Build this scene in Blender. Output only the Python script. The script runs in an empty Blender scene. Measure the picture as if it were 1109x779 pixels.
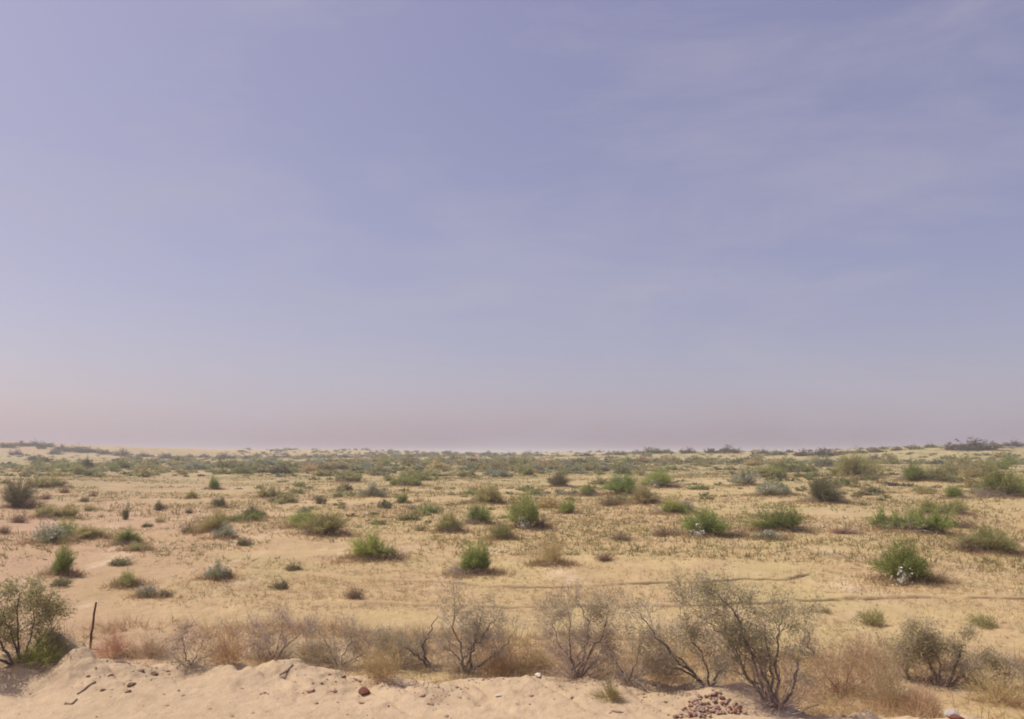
import bpy, math, random
import numpy as np
from mathutils import Vector

random.seed(11)
SC = bpy.context.scene
COL = SC.collection
R = math.radians

# ------------------------------------------------------------------ camera numbers (photo pixels 1109 x 779)
F, CX, CY, HZ = 870.0, 554.5, 389.5, 492.0
EYE = 2.2
PITCH = math.atan((HZ - CY) / F)

# ------------------------------------------------------------------ noise
def _h(ix, iy, s):
    v = (ix.astype(np.int64) * 374761393 + iy.astype(np.int64) * 668265263 + s * 1442695041) & 0xffffffff
    v = ((v ^ (v >> 13)) * 1274126177) & 0xffffffff
    v = v ^ (v >> 16)
    return (v & 0xffff) / 65535.0

def vn(x, y, s=0):
    x = np.asarray(x, float); y = np.asarray(y, float)
    fx = np.floor(x); fy = np.floor(y)
    u = x - fx; v = y - fy
    u = u * u * u * (u * (u * 6 - 15) + 10); v = v * v * v * (v * (v * 6 - 15) + 10)
    a = _h(fx, fy, s); b = _h(fx + 1, fy, s); c = _h(fx, fy + 1, s); d = _h(fx + 1, fy + 1, s)
    return (a * (1 - u) + b * u) * (1 - v) + (c * (1 - u) + d * u) * v - 0.5

def fbm(x, y, s=0, o=4):
    t = 0.0; a = 1.0
    for k in range(o):
        t = t + a * vn(x * 2 ** k + 17.3 * k, y * 2 ** k - 9.1 * k, s + k)
        a *= 0.5
    return t

def sstep(a, b, x):
    t = np.clip((x - a) / (b - a), 0, 1)
    return t * t * (3 - 2 * t)

# ------------------------------------------------------------------ terrain height
_cpx = np.array([-300, 0, 60, 130, 200, 310, 400, 520, 640, 760, 815, 870, 1000, 1109, 1400], float)
_cy = np.array([9.0, 8.9, 9.0, 8.8, 8.75, 8.75, 8.35, 8.2, 8.2, 8.1, 7.75, 7.25, 7.1, 6.9, 6.7])
_cx = (_cpx - CX) / F * _cy
def crest(x):
    return np.interp(x, _cx, _cy) + 0.16 * fbm(x * 0.9, x * 0 + 3.1, 5, 3)

MOUNDS = [(-4.75, 8.5, .29, .50, .42), (-4.2, 8.2, .16, .35, .34), (-3.7, 8.1, .07, .3, .3), (-5.3, 8.3, .05, .4, .4),
          (-2.45, 8.35, .11, .42, .32), (-1.95, 8.0, .06, .35, .25), (-3.3, 7.6, .03, .5, .3), (0.4, 8.0, .03, .8, .2),
          (2.1, 7.7, .05, .5, .25), (-0.9, 7.75, .02, .4, .2)]
# dunes and rises: x, y, height, sigma x, sigma y
DUNES = [(-172, 262, 4.9, 36, 22), (-118, 268, 2.7, 32, 24), (-150, 330, 2.0, 80, 22), (-60, 330, .9, 50, 30),
         (40, 190, .9, 26, 20), (58, 205, .8, 20, 18), (92, 165, 1.9, 34, 36), (130, 190, 1.9, 60, 40), (16, 300, 1.1, 36, 25),
         (60, 95, .5, 26, 22), (-20, 120, .25, 26, 14), (22, 58, .25, 12, 10), (33, 85, .3, 18, 9)]
BUMPS = []          # little hummocks under the shrubs, filled below
RUTS = []           # wheel-track polylines (x array, y array)

def rut_d(x, y):
    d = np.full(np.shape(x), 9.0)
    for xs, ys in RUTS:
        yy = np.interp(x, xs, ys)
        dd = np.where((x > xs[0]) & (x < xs[-1]), y - yy + .5 * (1 - sstep(xs[0], xs[0] + 2.5, x)) + .5 * sstep(xs[-1] - 2.0, xs[-1], x), 9.0)
        d = np.where(np.abs(dd) < np.abs(d), dd, d)
    return d

def H(x, y):
    x = np.asarray(x, float); y = np.asarray(y, float)
    r = np.sqrt(x * x + y * y)
    yc = crest(x)
    s = sstep(yc - 0.05, yc + 0.85, y)
    near = np.exp(-((y - yc) / 0.9) ** 2)
    sh = 0.012 * fbm(x * 1.6, y * 1.6, 21, 4) + near * (0.085 * fbm(x * 2.1, y * 2.1, 31, 5) + 0.06 * np.maximum(fbm(x * 5, y * 5, 33, 3), 0) - 0.05 * np.exp(-(fbm(x * 1.7 + y, y * .9, 37, 3) / .07) ** 2))
    sh = sh + 0.010 * fbm(x * 9, y * 9, 35, 2)
    for mx, my, h, a, b in MOUNDS:
        g = np.exp(-((x - mx) / a) ** 2 - ((y - my) / b) ** 2)
        sh = sh + h * g * (1 + 0.75 * fbm(x * 3.5, y * 3.5, 41, 5))
    yy = np.maximum(y - 14, 0)
    pl = -0.32 + 1.95 * (1 - np.exp(-yy / 170.0))
    k = np.clip(r / 60, 0, 1)
    pl = pl + (0.10 + 0.25 * k) * fbm(x / 21, y / 21, 51, 3) * np.clip((r - 8) / 25, 0.1, 1)
    pl = pl + 0.055 * fbm(x / 3.1, y / 3.1, 61, 3) + (0.034 * fbm(x / .55, y / .55, 71, 4) + 0.02 * vn(x / .17, y / .17, 74)) * np.clip(1.5 - r / 60, .25, 1)
    pl = pl + np.clip((r - 90) / 120, 0, 1) * 0.75 * fbm(x / 45, y / 24, 81, 4)
    pl = pl + np.exp(-((r - 350) / 60) ** 2) * (0.8 + 0.5 * vn(x / 60, y / 60, 83))
    far = sstep(420, 700, r)
    for mx, my, h, a, b in DUNES:
        pl = pl + h * np.exp(-((x - mx) / a) ** 2 - ((y - my) / b) ** 2)
    pl = pl * (1 - far) + (-1.0) * far
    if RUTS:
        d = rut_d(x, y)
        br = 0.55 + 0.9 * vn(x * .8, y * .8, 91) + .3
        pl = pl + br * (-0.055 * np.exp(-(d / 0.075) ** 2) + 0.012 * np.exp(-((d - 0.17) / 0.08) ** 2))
    z = sh * (1 - s) + pl * s
    for bx, by, h, w in BUMPS:
        m = (np.abs(x - bx) < 3 * w) & (np.abs(y - by) < 3 * w)
        if np.any(m):
            z = z + np.where(m, h * np.exp(-(((x - bx) / w) ** 2 + ((y - by) / w) ** 2)), 0)
    return z

def ray(px, py):
    X = (px - CX) / F; Y = (CY - py) / F
    c, s = math.cos(PITCH), math.sin(PITCH)
    return np.array([X, c - Y * s, s + Y * c])

_T = np.concatenate([np.arange(4, 14, .03), 14 * 1.004 ** np.arange(0, 860)])
def at(px, py):
    """the ground point seen at this spot of the picture"""
    d = ray(px, py)
    P = _T[:, None] * d[None]
    gap = EYE + P[:, 2] - H(P[:, 0], P[:, 1])
    k = np.argmax(gap <= 0)
    if gap[k] > 0:
        return None
    t = _T[k] if k == 0 else _T[k - 1] + (_T[k] - _T[k - 1]) * gap[k - 1] / (gap[k - 1] - gap[k] + 1e-9)
    x, y = t * d[0], t * d[1]
    return x, y, float(H(x, y))

def path(pts):
    q = [at(*p) for p in pts]
    q.sort(key=lambda v: v[0])
    return np.array([v[0] for v in q]), np.array([v[1] for v in q])
_r = [path([(230, 612), (390, 627), (470, 630), (560, 636), (640, 634), (700, 632), (770, 630), (840, 625), (870, 618)]),
      path([(300, 646), (400, 652), (470, 656), (555, 658), (650, 657), (740, 655), (830, 653), (920, 648), (1000, 647), (1109, 648), (1300, 652)])]
RUTS.extend(_r)

# ------------------------------------------------------------------ mesh helpers
def mesh(name, V, T=None, Q=None, mats=(), smooth=False, tone=None, mi=None):
    me = bpy.data.meshes.new(name)
    V = np.asarray(V, np.float32).reshape(-1, 3)
    me.vertices.add(len(V)); me.vertices.foreach_set('co', V.ravel())
    T = np.zeros((0, 3), np.int32) if T is None else np.asarray(T, np.int32).reshape(-1, 3)
    Q = np.zeros((0, 4), np.int32) if Q is None else np.asarray(Q, np.int32).reshape(-1, 4)
    loops = np.concatenate([T.ravel(), Q.ravel()])
    nf = len(T) + len(Q)
    me.loops.add(len(loops)); me.loops.foreach_set('vertex_index', loops)
    me.polygons.add(nf)
    st = np.concatenate([np.arange(len(T)) * 3, len(T) * 3 + np.arange(len(Q)) * 4]).astype(np.int32)
    me.polygons.foreach_set('loop_start', st)
    if smooth:
        me.polygons.foreach_set('use_smooth', np.ones(nf, bool))
    for m in mats:
        me.materials.append(m)
    if mi is not None:
        me.polygons.foreach_set('material_index', np.asarray(mi, np.int32))
    if tone is not None:
        a = me.attributes.new('tone', 'FLOAT', 'POINT')
        a.data.foreach_set('value', np.asarray(tone, np.float32))
    me.update(calc_edges=True)
    return me

def link(name, me, parent=None, loc=None):
    o = bpy.data.objects.new(name, me); COL.objects.link(o)
    if parent is not None: o.parent = parent
    if loc is not None: o.location = loc
    return o

def tag(o, label=None, cat=None, group=None, kind=None):
    if label: o['label'] = label
    if cat: o['category'] = cat
    if group: o['group'] = group
    if kind: o['kind'] = kind
    return o

# ------------------------------------------------------------------ materials
def nt(name):
    m = bpy.data.materials.new(name); m.use_nodes = True
    t = m.node_tree; t.nodes.clear()
    return m, t, t.nodes.new, t.links.new

def leaf_mat(name, lo, hi, transl=0.3, rough=0.75):
    """colour runs from lo to hi by each leaf's own tone; every copy of a plant varies a little"""
    m, t, N, L = nt(name)
    at_ = N('ShaderNodeAttribute'); at_.attribute_name = 'tone'
    oi = N('ShaderNodeObjectInfo')
    mx = N('ShaderNodeMix'); mx.data_type = 'RGBA'
    mx.inputs['A'].default_value = (*lo, 1); mx.inputs['B'].default_value = (*hi, 1)
    L(at_.outputs['Fac'], mx.inputs['Factor'])
    hs = N('ShaderNodeHueSaturation')
    r1 = N('ShaderNodeMapRange'); r1.inputs['To Min'].default_value = 0.475; r1.inputs['To Max'].default_value = 0.515
    r2 = N('ShaderNodeMapRange'); r2.inputs['To Min'].default_value = 0.78; r2.inputs['To Max'].default_value = 1.2
    L(oi.outputs['Random'], r1.inputs['Value'])
    wn = N('ShaderNodeTexWhiteNoise'); wn.noise_dimensions = '1D'
    L(oi.outputs['Random'], wn.inputs['W']); L(wn.outputs['Value'], r2.inputs['Value'])
    L(r1.outputs['Result'], hs.inputs['Hue']); L(r2.outputs['Result'], hs.inputs['Value'])
    L(mx.outputs['Result'], hs.inputs['Color'])
    p = N('ShaderNodeBsdfPrincipled'); p.inputs['Roughness'].default_value = rough
    p.inputs['Specular IOR Level'].default_value = 0.25
    L(hs.outputs['Color'], p.inputs['Base Color'])
    tr = N('ShaderNodeBsdfTranslucent'); L(hs.outputs['Color'], tr.inputs['Color'])
    ms = N('ShaderNodeMixShader'); ms.inputs['Fac'].default_value = transl
    L(p.outputs[0], ms.inputs[1]); L(tr.outputs[0], ms.inputs[2])
    o = N('ShaderNodeOutputMaterial'); L(ms.outputs[0], o.inputs['Surface'])
    return m

def rough_mat(name, lo, hi, scale=30, rough=0.9, bump=0.3):
    m, t, N, L = nt(name)
    tc = N('ShaderNodeTexCoord')
    nz = N('ShaderNodeTexNoise'); nz.inputs['Scale'].default_value = scale; nz.inputs['Detail'].default_value = 6
    L(tc.outputs['Object'], nz.inputs['Vector'])
    mr = N('ShaderNodeMapRange'); mr.inputs['From Min'].default_value = .35; mr.inputs['From Max'].default_value = .65
    L(nz.outputs['Fac'], mr.inputs['Value'])
    mx = N('ShaderNodeMix'); mx.data_type = 'RGBA'
    mx.inputs['A'].default_value = (*lo, 1); mx.inputs['B'].default_value = (*hi, 1)
    L(mr.outputs['Result'], mx.inputs['Factor'])
    oi = N('ShaderNodeObjectInfo'); hs = N('ShaderNodeHueSaturation')
    r2 = N('ShaderNodeMapRange'); r2.inputs['To Min'].default_value = 0.75; r2.inputs['To Max'].default_value = 1.2
    L(oi.outputs['Random'], r2.inputs['Value']); L(r2.outputs['Result'], hs.inputs['Value'])
    L(mx.outputs['Result'], hs.inputs['Color'])
    p = N('ShaderNodeBsdfPrincipled'); p.inputs['Roughness'].default_value = rough
    p.inputs['Specular IOR Level'].default_value = 0.2
    L(hs.outputs['Color'], p.inputs['Base Color'])
    b = N('ShaderNodeBump'); b.inputs['Strength'].default_value = bump; b.inputs['Distance'].default_value = .02
    L(nz.outputs['Fac'], b.inputs['Height']); L(b.outputs[0], p.inputs['Normal'])
    o = N('ShaderNodeOutputMaterial'); L(p.outputs[0], o.inputs['Surface'])
    return m

M = dict(
    green=leaf_mat('green stems', (.180, .225, .058), (.430, .480, .145), .55),
    olive=leaf_mat('olive stems', (.25, .235, .085), (.53, .475, .21), .55),
    dark=leaf_mat('dark foliage', (.115, .120, .058), (.300, .285, .150)),
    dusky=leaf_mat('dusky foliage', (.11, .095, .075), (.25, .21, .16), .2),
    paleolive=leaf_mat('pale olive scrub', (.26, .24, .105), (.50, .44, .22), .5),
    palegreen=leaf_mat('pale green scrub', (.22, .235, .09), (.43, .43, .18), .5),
    sage=leaf_mat('sage foliage', (.22, .24, .15), (.46, .46, .34)),
    straw=leaf_mat('straw', (.36, .26, .115), (.66, .51, .26), .4),
    straw_pink=leaf_mat('pinkish dry stalks', (.40, .28, .155), (.66, .49, .295), .4),
    brown=leaf_mat('dead brown stalks', (.17, .118, .076), (.38, .27, .175), .3),
    rust=leaf_mat('rusty dry stalks', (.40, .24, .125), (.62, .41, .23), .4),
    twig=leaf_mat('grey purple twigs', (.27, .21, .165), (.55, .46, .37), .2, .9),
    bark=leaf_mat('dark bark', (.075, .056, .048), (.22, .17, .15), .0, .9),
    greenherb=leaf_mat('ground herbs', (.20, .20, .08), (.42, .38, .17), .4),
    flower=leaf_mat('white flower heads', (.50, .48, .38), (.74, .72, .62), .2),
    clod=rough_mat('dark earth clod', (.17, .105, .07), (.30, .20, .135), 25),
    sandclod=rough_mat('sand clod', (.40, .27, .17), (.52, .37, .24), 25),
    rubble=rough_mat('reddish brown stone', (.27, .155, .11), (.52, .36, .27), 18),
    redstone=rough_mat('red brown stone', (.13, .048, .032), (.26, .10, .065), 20),
    pale=rough_mat('pale stone', (.44, .37, .31), (.60, .52, .45), 20),
    stick=rough_mat('weathered stick', (.13, .085, .055), (.26, .18, .12), 30),
    post=rough_mat('weathered post', (.065, .035, .025), (.15, .085, .06), 40),
)

# ------------------------------------------------------------------ ground material
def ground_mat():
    m, t, N, L = nt('desert sand')
    tc = N('ShaderNodeTexCoord'); pos = tc.outputs['Object']
    def noise(scale, detail=5, rough=.55, stretch=None, dist=0):
        v = pos
        if stretch:
            mp = N('ShaderNodeMapping'); mp.inputs['Scale'].default_value = stretch; L(pos, mp.inputs['Vector']); v = mp.outputs[0]
        n = N('ShaderNodeTexNoise'); n.inputs['Scale'].default_value = scale; n.inputs['Detail'].default_value = detail
        n.inputs['Roughness'].default_value = rough; n.inputs['Distortion'].default_value = dist
        L(v, n.inputs['Vector']); return n.outputs['Fac']
    def rng(x, a, b, c=0, d=1):
        r = N('ShaderNodeMapRange'); r.inputs['From Min'].default_value = a; r.inputs['From Max'].default_value = b
        r.inputs['To Min'].default_value = c; r.inputs['To Max'].default_value = d; L(x, r.inputs['Value']); return r.outputs['Result']
    def mix(f, a, b):
        x = N('ShaderNodeMix'); x.data_type = 'RGBA'
        if isinstance(f, float): x.inputs['Factor'].default_value = f
        else: L(f, x.inputs['Factor'])
        for k, v in (('A', a), ('B', b)):
            if isinstance(v, tuple): x.inputs[k].default_value = (*v, 1)
            else: L(v, x.inputs[k])
        return x.outputs['Result']
    def mth(op, a, b):
        x = N('ShaderNodeMath'); x.operation = op; x.use_clamp = False
        for k, v in ((0, a), (1, b)):
            if isinstance(v, (int, float)): x.inputs[k].default_value = v
            else: L(v, x.inputs[k])
        return x.outputs[0]
    sx = N('ShaderNodeSeparateXYZ'); L(pos, sx.inputs[0])
    def attr(n):
        a = N('ShaderNodeAttribute'); a.attribute_name = n; return a.outputs['Fac']
    shoulder = attr('shoulder'); rut = attr('rut'); pink = attr('pink'); herb = attr('herb')
    # plain: pinkish sand on one side, golden on the other
    pk = mth('ADD', pink, rng(noise(.11, 4), .3, .7, -.35, .35))
    pkc = N('ShaderNodeClamp'); L(pk, pkc.inputs[0])
    sand = mix(pkc.outputs[0], (.545, .390, .195), (.465, .300, .198))
    sand = mix(rng(noise(.7, 6, .65), .40, .64, 0, .75), sand, (.40, .265, .15))       # trampled darker patches
    sand = mix(rng(noise(.9, 5, .6, (1, .35, 1)), .55, .72, 0, .7), sand, (.66, .50, .34))   # pale bare patches
    sand = mix(rng(noise(2.6, 5, .7), .50, .66, 0, .55), sand, (.36, .25, .13))
    gold = mth('MULTIPLY', mth('SUBTRACT', 1.0, pkc.outputs[0]), rng(noise(.30, 5, .65, (1, .7, 1)), .42, .60, 0, .75))
    sand = mix(gold, sand, (.470, .365, .165))
    sand = mix(rng(noise(.16, 5, .65), .50, .66, 0, .6), sand, (.43, .30, .15))
    sand = mix(rng(noise(.23, 4, .6, (1, .6, 1)), .56, .70, 0, .5), sand, (.36, .32, .15))
    litter = mth('MULTIPLY', rng(noise(11, 4, .7), .53, .68, 0, .8), rng(noise(.5, 3), .35, .62, .1, .75))
    sand = mix(litter, sand, (.30, .195, .115))
    sand = mix(rng(noise(38, 3, .7), .60, .70, 0, .55), sand, (.15, .095, .06))          # specks of dung and dead stalk
    sand = mix(rng(noise(24, 3, .7, (1, 1.4, 1)), .62, .72, 0, .5), sand, (.70, .55, .38))
    hb = mth('MULTIPLY', herb, rng(noise(.35, 5, .65), 0.38, .58, 0, .9))
    sand = mix(hb, sand, (.27, .25, .115))
    bank = mix(rng(noise(1.3, 6, .6), .35, .65), (.475, .345, .213), (.54, .395, .25))
    bank = mix(rng(noise(6, 5, .6), .50, .66, 0, .5), bank, (.42, .285, .178))
    bank = mix(rng(noise(45, 3, .7), .62, .72, 0, .35), bank, (.26, .17, .11))
    bank = mix(rng(noise(30, 3, .6), .64, .72, 0, .4), bank, (.64, .50, .36))
    bank = mix(attr('road'), bank, (.60, .49, .355))
    allc = mix(shoulder, sand, bank)
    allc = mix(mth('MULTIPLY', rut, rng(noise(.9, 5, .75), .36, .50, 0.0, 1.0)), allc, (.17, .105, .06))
    p = N('ShaderNodeBsdfPrincipled'); p.inputs['Roughness'].default_value = .95; p.inputs['Specular IOR Level'].default_value = .1
    L(allc, p.inputs['Base Color'])
    hgt = mth('ADD', mth('MULTIPLY', noise(9, 6, .65), .05), mth('MULTIPLY', noise(45, 4, .7), .012))
    b = N('ShaderNodeBump'); b.inputs['Strength'].default_value = .75; b.inputs['Distance'].default_value = 1.0
    L(hgt, b.inputs['Height']); L(b.outputs[0], p.inputs['Normal'])
    o = N('ShaderNodeOutputMaterial'); L(p.outputs[0], o.inputs['Surface'])
    return m

# ------------------------------------------------------------------ plant geometry
def nrm(a):
    return a / np.maximum(np.linalg.norm(a, axis=-1, keepdims=True), 1e-9)

def blades(P, D, Ln, W, rs):
    """narrow tapering blades: base points, directions, lengths, widths"""
    n = len(P)
    side = nrm(np.cross(D, nrm(rs.normal(size=(n, 3)))))
    V = np.empty((n, 3, 3))
    V[:, 0] = P - side * W[:, None] / 2; V[:, 1] = P + side * W[:, None] / 2; V[:, 2] = P + D * Ln[:, None]
    return V.reshape(-1, 3)

def tri_idx(n):
    return np.arange(3 * n).reshape(-1, 3)

class Soup:
    """triangles with a tone per point"""
    def __init__(s): s.V = []; s.t = []
    def add(s, V, tone):
        s.V.append(V); s.t.append(np.repeat(tone, 3) if len(tone) * 3 == len(V) else tone)
    def build(s, name, mat):
        V = np.concatenate(s.V); t = np.concatenate(s.t)
        return mesh(name, V, T=tri_idx(len(V) // 3), mats=[mat], tone=t)

def broom(rs, soup, stems, n=220, k=14, rad=.5, hgt=.8, ll=.13, lw=.018, base=.25, off=(0, 0), lean=(0, 0), gap=.5, droop=0.0, up=.35, fine=1.7):
    az0 = rs.uniform(0, 6.28, 3); am = rs.uniform(.1, .35, 3)
    n = int(n * fine * .62); lean = (lean[0] + rs.normal(0, .10) * rad * 2, lean[1] + rs.normal(0, .10) * rad * 2); k = int(k * 1.25); ll = ll * .72; lw = lw * .62 if fine > 1 else lw
    az = rs.uniform(0, 2 * np.pi, n); q = np.sqrt(rs.uniform(0, 1, n))
    lob = 1 + sum(am[i] * np.sin((i + 1) * az + az0[i]) for i in range(3)) * gap
    hl = rs.uniform(.50, 1.08, n) * (1 + .22 * np.sin(4 * az + az0[1] + 5 * q) + .14 * np.sin(7 * az + az0[2])) * (1 + .3 * gap * np.sin(2 * az + az0[0]))
    rr = rad * q * lob
    tip = np.stack([rr * np.cos(az) + lean[0] * q, rr * np.sin(az) + lean[1] * q, hgt * np.sqrt(np.maximum(1 - .85 * q * q, .08)) * hl - droop * q], 1)
    b = np.stack([base * rr * np.cos(az + .3), base * rr * np.sin(az + .3), np.zeros(n)], 1)
    mid = b * .55 + tip * .45; mid[:, 2] += hgt * up * .5
    t = rs.uniform(.10, 1, (n, k)) ** .8
    T = t[..., None]
    B = b[:, None]; Mi = mid[:, None]; Tp = tip[:, None]
    P = (1 - T) ** 2 * B + 2 * T * (1 - T) * Mi + T * T * Tp
    D = nrm(2 * (1 - T) * (Mi - B) + 2 * T * (Tp - Mi))
    D = nrm(D + rs.normal(size=D.shape) * .42)
    P = P.reshape(-1, 3) + rs.normal(size=(n * k, 3)) * .035 * rad * 2
    D = D.reshape(-1, 3)
    o = np.array([off[0], off[1], 0.0])
    P[:, 2] = np.maximum(P[:, 2], .01)
    sz = rs.uniform(.6, 1.3, n * k)
    tone = np.clip(rs.normal(.5, .22, n * k) + np.repeat(rs.normal(0, .16, n), k), 0, 1)
    soup.add(blades(P + o, D, ll * sz, lw * sz, rs), tone)
    if stems is not None:
        m = np.linspace(0, .75, 4)
        for i in range(3):
            a, c = m[i], m[i + 1]
            Pa = (1 - a) ** 2 * b + 2 * a * (1 - a) * mid + a * a * tip
            Pc = (1 - c) ** 2 * b + 2 * c * (1 - c) * mid + c * c * tip
            dv = Pc - Pa; Ls = np.linalg.norm(dv, axis=1)
            stems.add(blades(Pa + o, nrm(dv), Ls * 1.25, np.full(n, lw * .7), rs), np.clip(rs.normal(.4, .25, n), 0, 1))
    return tip + o

def twig_soup(rs, soup, n=160, rad=.5, hgt=.5, w=.010, off=(0, 0), segs=4, fan=1.0):
    """dry bare twigs: zigzag triangles running outward from the base"""
    az = rs.uniform(0, 6.28, n); q = np.sqrt(rs.uniform(.02, 1, n))
    P = np.stack([.12 * rad * np.cos(az) * q + off[0], .12 * rad * np.sin(az) * q + off[1], np.zeros(n)], 1)
    D = nrm(np.stack([np.cos(az) * q * fan, np.sin(az) * q * fan, (1.15 - q) * hgt / rad + .15], 1))
    Ln = rs.uniform(.6, 1.1, n) * np.sqrt(rad * hgt) / segs * 1.3
    tone = np.clip(rs.normal(.5, .28, n), 0, 1)
    for s in range(segs):
        D = nrm(D + rs.normal(size=D.shape) * .25)
        soup.add(blades(P, D, Ln * 1.3, np.full(n, w * (1 - .18 * s)), rs), tone)
        if s > 0:
            D2 = nrm(D + rs.normal(size=D.shape) * .7)
            soup.add(blades(P, D2, Ln * rs.uniform(.5, 1.2, n), np.full(n, w * .6), rs), np.clip(tone + .15, 0, 1))
        P = P + D * Ln[:, None]; P[:, 2] = np.maximum(P[:, 2], .005)

# each kind: unit plant about 1 m wide, a list of variants; a variant is a list of (part name, mesh)
PROTO = {}
def fol(name, s, mat): return (name, s.build(name, M[mat]))

def make_protos():
    for v in range(4):
        rs = np.random.default_rng(100 + v)
        for kind, mat in (('green', 'green'), ('olive', 'olive'), ('darkgreen', 'dark')):
            a, st, dr = Soup(), Soup(), Soup()
            if v % 2 == 0:
                broom(rs, a, st, 330, 16, .5, .82, .13, .017, gap=.9)
            else:
                broom(rs, a, st, 200, 15, .36, .82, .13, .017, off=(-.06, .02), gap=.9)
                broom(rs, a, st, 110, 14, .27, .58, .12, .016, off=(.24, -.04), gap=.9)
                broom(rs, a, st, 70, 12, .2, .45, .11, .015, off=(-.32, -.05), gap=.9)
            twig_soup(rs, dr, 240, .56, .30, .010, off=(rs.normal(0, .12), -.08), fan=1.5)
            PROTO.setdefault(kind, []).append([fol('foliage', a, mat), fol('stems', st, 'brown'), fol('dry_twigs', dr, 'twig')])
        # low spreading shrub: several brooms in a row
        for kind, mat in (('spread', 'olive'), ('spreadgreen', 'green')):
            a, st, dr = Soup(), Soup(), Soup()
            for i in range(5):
                ox = -.36 + .18 * i + rs.normal(0, .03); sz = rs.uniform(.15, .25)
                broom(rs, a, st, 90, 12, sz, sz * rs.uniform(1.5, 2.3), .09, .015, off=(ox, rs.normal(0, .09)), gap=.9)
            twig_soup(rs, dr, 260, .6, .22, .010, fan=1.5)
            PROTO.setdefault(kind, []).append([fol('foliage', a, mat), fol('stems', st, 'brown'), fol('dry_twigs', dr, 'twig')])
        # pale sage bush with woolly flower heads
        a, st, fl = Soup(), Soup(), Soup()
        tips = broom(rs, a, st, 160, 10, .48, .6, .10, .030, gap=.9)
        tt = tips[rs.choice(len(tips), 70)]
        fl.add(blades(np.zeros((70, 3)), nrm(tt), np.linalg.norm(tt, axis=1), np.full(70, .010), rs), rs.uniform(0, 1, 70))
        for _ in range(3):
            fl.add(blades(tt + rs.normal(0, .025, tt.shape), nrm(rs.normal(size=tt.shape) + [0, 0, 1]), np.full(70, .05), np.full(70, .035), rs), rs.uniform(0, 1, 70))
        PROTO.setdefault('sage', []).append([fol('foliage', a, 'sage'), fol('stems', st, 'olive'), fol('flower_heads', fl, 'flower')])
        # green bush with white flowering plant grown through its foot
        a, st, fl, dr = Soup(), Soup(), Soup(), Soup()
        broom(rs, a, st, 330, 16, .5, .82, .13, .017, gap=.7)
        q = np.stack([rs.normal(-.1, .08, 26), rs.normal(-.42, .06, 26), np.abs(rs.normal(.14, .11, 26))], 1)
        fl.add(blades(np.tile([-.1, -.40, 0.0], (26, 1)), nrm(q - [-.1, -.40, 0]), np.linalg.norm(q - [-.1, -.40, 0], axis=1), np.full(26, .012), rs), rs.uniform(0, 1, 26))
        for _ in range(3):
            fl.add(blades(q + rs.normal(0, .03, q.shape), nrm(rs.normal(size=q.shape) + [0, 0, 1]), np.full(26, .06), np.full(26, .035), rs), rs.uniform(0, 1, 26))
        twig_soup(rs, dr, 130, .4, .3, .012, off=(.36, -.1), fan=1.3)
        PROTO.setdefault('flowered', []).append([fol('foliage', a, 'green'), fol('stems', st, 'brown'), fol('white_flowers', fl, 'flower'), fol('dry_twigs', dr, 'brown')])
        # dark little tuft
        a, dr = Soup(), Soup()
        broom(rs, a, None, 120, 9, .5, .5, .16, .03, gap=.9); twig_soup(rs, dr, 120, .5, .35, .016, fan=1.4)
        PROTO.setdefault('tuft', []).append([fol('foliage', a, 'dark'), fol('dry_twigs', dr, 'brown')])
        a, dr = Soup(), Soup()
        broom(rs, a, None, 100, 8, .5, .5, .16, .026, gap=.9); twig_soup(rs, dr, 90, .5, .35, .014, fan=1.4)
        PROTO.setdefault('olivetuft', []).append([fol('foliage', a, 'olive'), fol('dry_twigs', dr, 'brown')])
        # dead brown tuft
        a = Soup(); twig_soup(rs, a, 330, .5, .5, .016, fan=1.2)
        PROTO.setdefault('deadtuft', []).append([fol('twigs', a, 'brown')])
        # golden grass clump
        a, b = Soup(), Soup()
        broom(rs, a, None, 260, 7, .5, .9, .22, .011, base=.3, gap=.9, droop=.1); broom(rs, b, None, 60, 7, .42, .7, .2, .010, gap=.9)
        PROTO.setdefault('grass', []).append([fol('dry_blades', a, 'straw'), fol('green_blades', b, 'olive')])
        # far plants, coarse: one mesh each
        for kind, mat in (('far_green', 'palegreen'), ('far_olive', 'paleolive'), ('far_dark', 'dark'), ('far_dusky', 'dusky'), ('far_sage', 'sage'), ('far_straw', 'straw')):
            a = Soup()
            broom(rs, a, None, 75, 7, .36, .8, .24, .060, fine=1.4, gap=1.0, base=.4, off=(-.08, 0))
            broom(rs, a, None, 45, 7, .28, .5, .20, .055, fine=1.4, gap=1.0, base=.4, off=(.25, 0))
            broom(rs, a, None, 30, 7, .22, .4, .20, .055, fine=1.4, gap=1.0, base=.4, off=(-.34, 0))
            PROTO.setdefault(kind, []).append([fol('foliage', a, mat)])
make_protos()

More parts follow.
